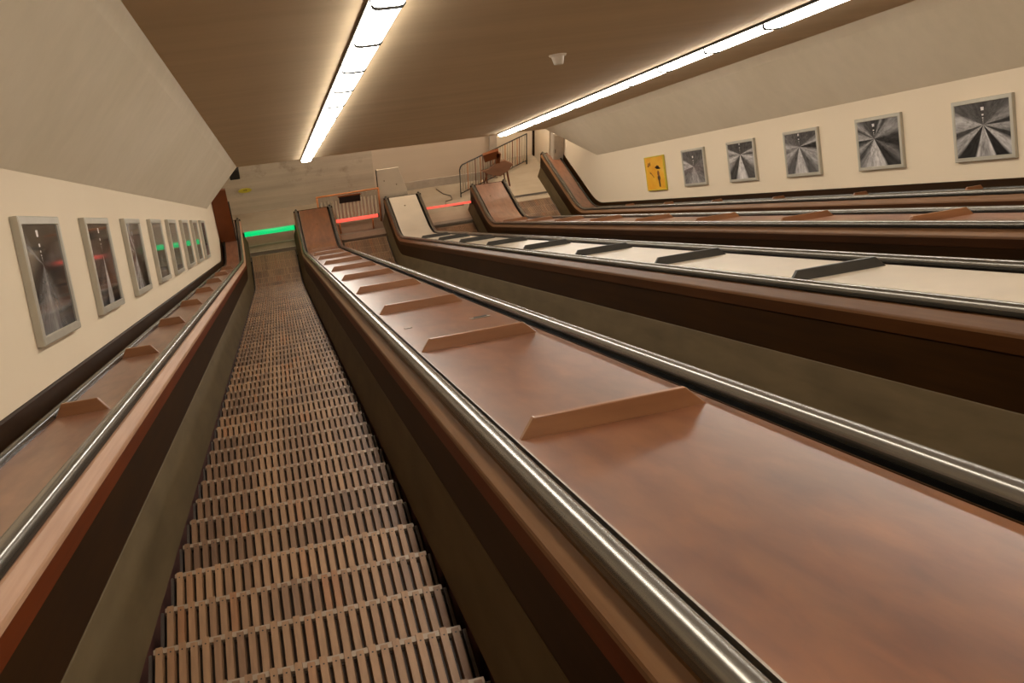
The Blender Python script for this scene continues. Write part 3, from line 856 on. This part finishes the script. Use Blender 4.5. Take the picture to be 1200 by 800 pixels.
# brown wooden trestle in front of the railing
tr = thing('wooden_trestle', (5.95, 22.85, 0.0), 'brown wooden trestle with a pointed board leaning at the picket railing', 'trestle')
bm = bmesh.new()
hp = [(5.50, .53), (5.72, .56), (5.95, .70), (6.17, .73), (6.38, .60), (6.25, .47), (6.0, .34), (5.75, .40)]
a = [bm.verts.new((x, 22.86 + (z - .5) * 0.35, z)) for x, z in hp]; b = [bm.verts.new((x, 22.93 + (z - .5) * 0.35, z)) for x, z in hp]
bm.faces.new(a); bm.faces.new(b[::-1])
for i in range(8): bm.faces.new((a[i], b[i], b[(i + 1) % 8], a[(i + 1) % 8]))
new_obj('pointed_board', bm, M_board, tr, bevel=0.008)
bm = bmesh.new(); box(bm, (-0.21, -0.03, -0.11), (0.21, 0.09, 0.11), Matrix.Translation((5.80, 22.95, .90)) @ Matrix.Rotation(-0.22, 4, 'Y')); new_obj('back_board', bm, M_brown, tr, bevel=0.008)
bm = bmesh.new(); box(bm, (-0.06, -0.03, -0.2), (0.06, 0.05, 0.16), Matrix.Translation((5.98, 22.95, .80)) @ Matrix.Rotation(0.1, 4, 'Y')); new_obj('back_post', bm, M_brown, tr, bevel=0.006)
for (x0, x1) in ((5.62, 5.66), (6.20, 6.26), (5.70, 5.6), (6.1, 6.2)):
    bm = bmesh.new(); yb = 22.84 if x0 in (5.62, 6.20) else 23.08
    tube(bm, [(x0, 22.93, .52), (x1, yb, 0.0)], 0.022, 8); new_obj('leg', bm, M_brown, tr)

# grey switch cabinet on the far cream wall
bm = bmesh.new(); box(bm, (7.36, 24.30, 0.0), (7.40, 24.40, Z_HALL)); tag(new_obj('trim_2', bm, M_panel), kind='structure')
bm = bmesh.new(); box(bm, (7.40, 22.96, 0.0), (XR_WALL, 24.4, Z_HALL)); tag(new_obj('wall_pier', bm, M_wall), kind='structure')
cbx = thing('switch_cabinet', (7.58, 22.8, 0.42), 'tall grey switch cabinet on the far cream wall beyond the yellow picture', 'cabinet')
bm = bmesh.new(); box(bm, (7.43, 22.69, 0.44), (7.725, 22.955, 1.41)); new_obj('case', bm, M_grey, cbx, bevel=0.01)
bm = bmesh.new(); box(bm, (7.45, 22.672, 0.47), (7.71, 22.69, 1.38)); new_obj('door', bm, M_grey, cbx, bevel=0.004)
bm = bmesh.new(); box(bm, (7.47, 22.655, 0.88), (7.485, 22.672, 0.98)); new_obj('handle', bm, M_dark, cbx, bevel=0.003)
# loose cable by the third deck
bm = bmesh.new()
tube(bm, [(4.32, 23.2, 0.02), (4.45, 22.9, 0.015), (4.62, 22.75, 0.015), (4.6, 22.55, 0.015), (4.42, 22.5, 0.015), (4.38, 22.35, 0.015), (4.6, 22.2, 0.015), (4.84, 22.2, 0.015)], 0.014, 8)
tag(new_obj('cable', bm, M_cable), 'thin loose cable curling on the hall floor past the thin red light', 'cable')

# unseen strip lamp added under the level ceiling to brighten the lower hall
M_hall_fill = emit('hall_fill_glow', (1.0, 0.9, 0.76, 1), 8.0)
hl = thing('hall_fill_light', (3.2, 21.9, Z_HALL), 'added fill light, out of view under the level ceiling of the lower hall', 'light')
bm = bmesh.new(); box(bm, (-0.9, 21.82, Z_HALL - 0.055), (5.0, 21.98, Z_HALL - 0.001)); new_obj('housing', bm, M_grey, hl)
bm = bmesh.new(); box(bm, (-0.85, 21.84, Z_HALL - 0.09), (4.95, 21.96, Z_HALL - 0.055)); new_obj('diffuser', bm, M_hall_fill, hl)

rc = thing('hall_fill_light', (6.7, 22.97, Z_HALL), 'added short fill light, out of view above the recess by the picket railing', 'light')  # second added lamp, out of view, brightens the recess, pier and railing
bm = bmesh.new(); box(bm, (6.1, 22.9, Z_HALL - 0.055), (7.3, 23.05, Z_HALL - 0.001)); new_obj('housing', bm, M_grey, rc)
bm = bmesh.new(); box(bm, (6.13, 22.92, Z_HALL - 0.09), (7.27, 23.03, Z_HALL - 0.055)); new_obj('diffuser', bm, emit('recess_fill_glow', (1.0, 0.9, 0.76, 1), 50.0), rc)

# ---------------------------------------------------------------- camera
Mc = ((0.96225584, 0.14422231, -0.23078915), (-0.17440057, 0.97780531, -0.11610868), (0.20892139, 0.15197601, 0.96605132))
def tdir(r):
    X, D, S = r
    return Vector((X, S * CA - D * SA, -S * SA - D * CA))
right, up, back = tdir(Mc[0]), -tdir(Mc[1]), -tdir(Mc[2])
cam = bpy.data.cameras.new('camera')
cam.sensor_width = 36.0; cam.lens = 36.0 * 1164.04 / 1200.0
cam.clip_start = 0.05; cam.clip_end = 200
co = bpy.data.objects.new('camera', cam); COL.objects.link(co)
m = Matrix.Identity(4)
for i, v in enumerate((right, up, back)):
    for j in range(3): m[j][i] = v[j]
m[2][3] = Z0
co.matrix_world = m
scn.camera = co

# ---------------------------------------------------------------- world & view
w = bpy.data.worlds.new('world'); scn.world = w; w.use_nodes = True
w.node_tree.nodes['Background'].inputs['Color'].default_value = (0.02, 0.016, 0.012, 1)
w.node_tree.nodes['Background'].inputs['Strength'].default_value = 0.3
vs = scn.view_settings
scn.display_settings.display_device = 'sRGB'
vs.view_transform = 'Standard'; vs.look = 'None'; vs.gamma = 1.0; vs.use_curve_mapping = False
vs.exposure = 1.3
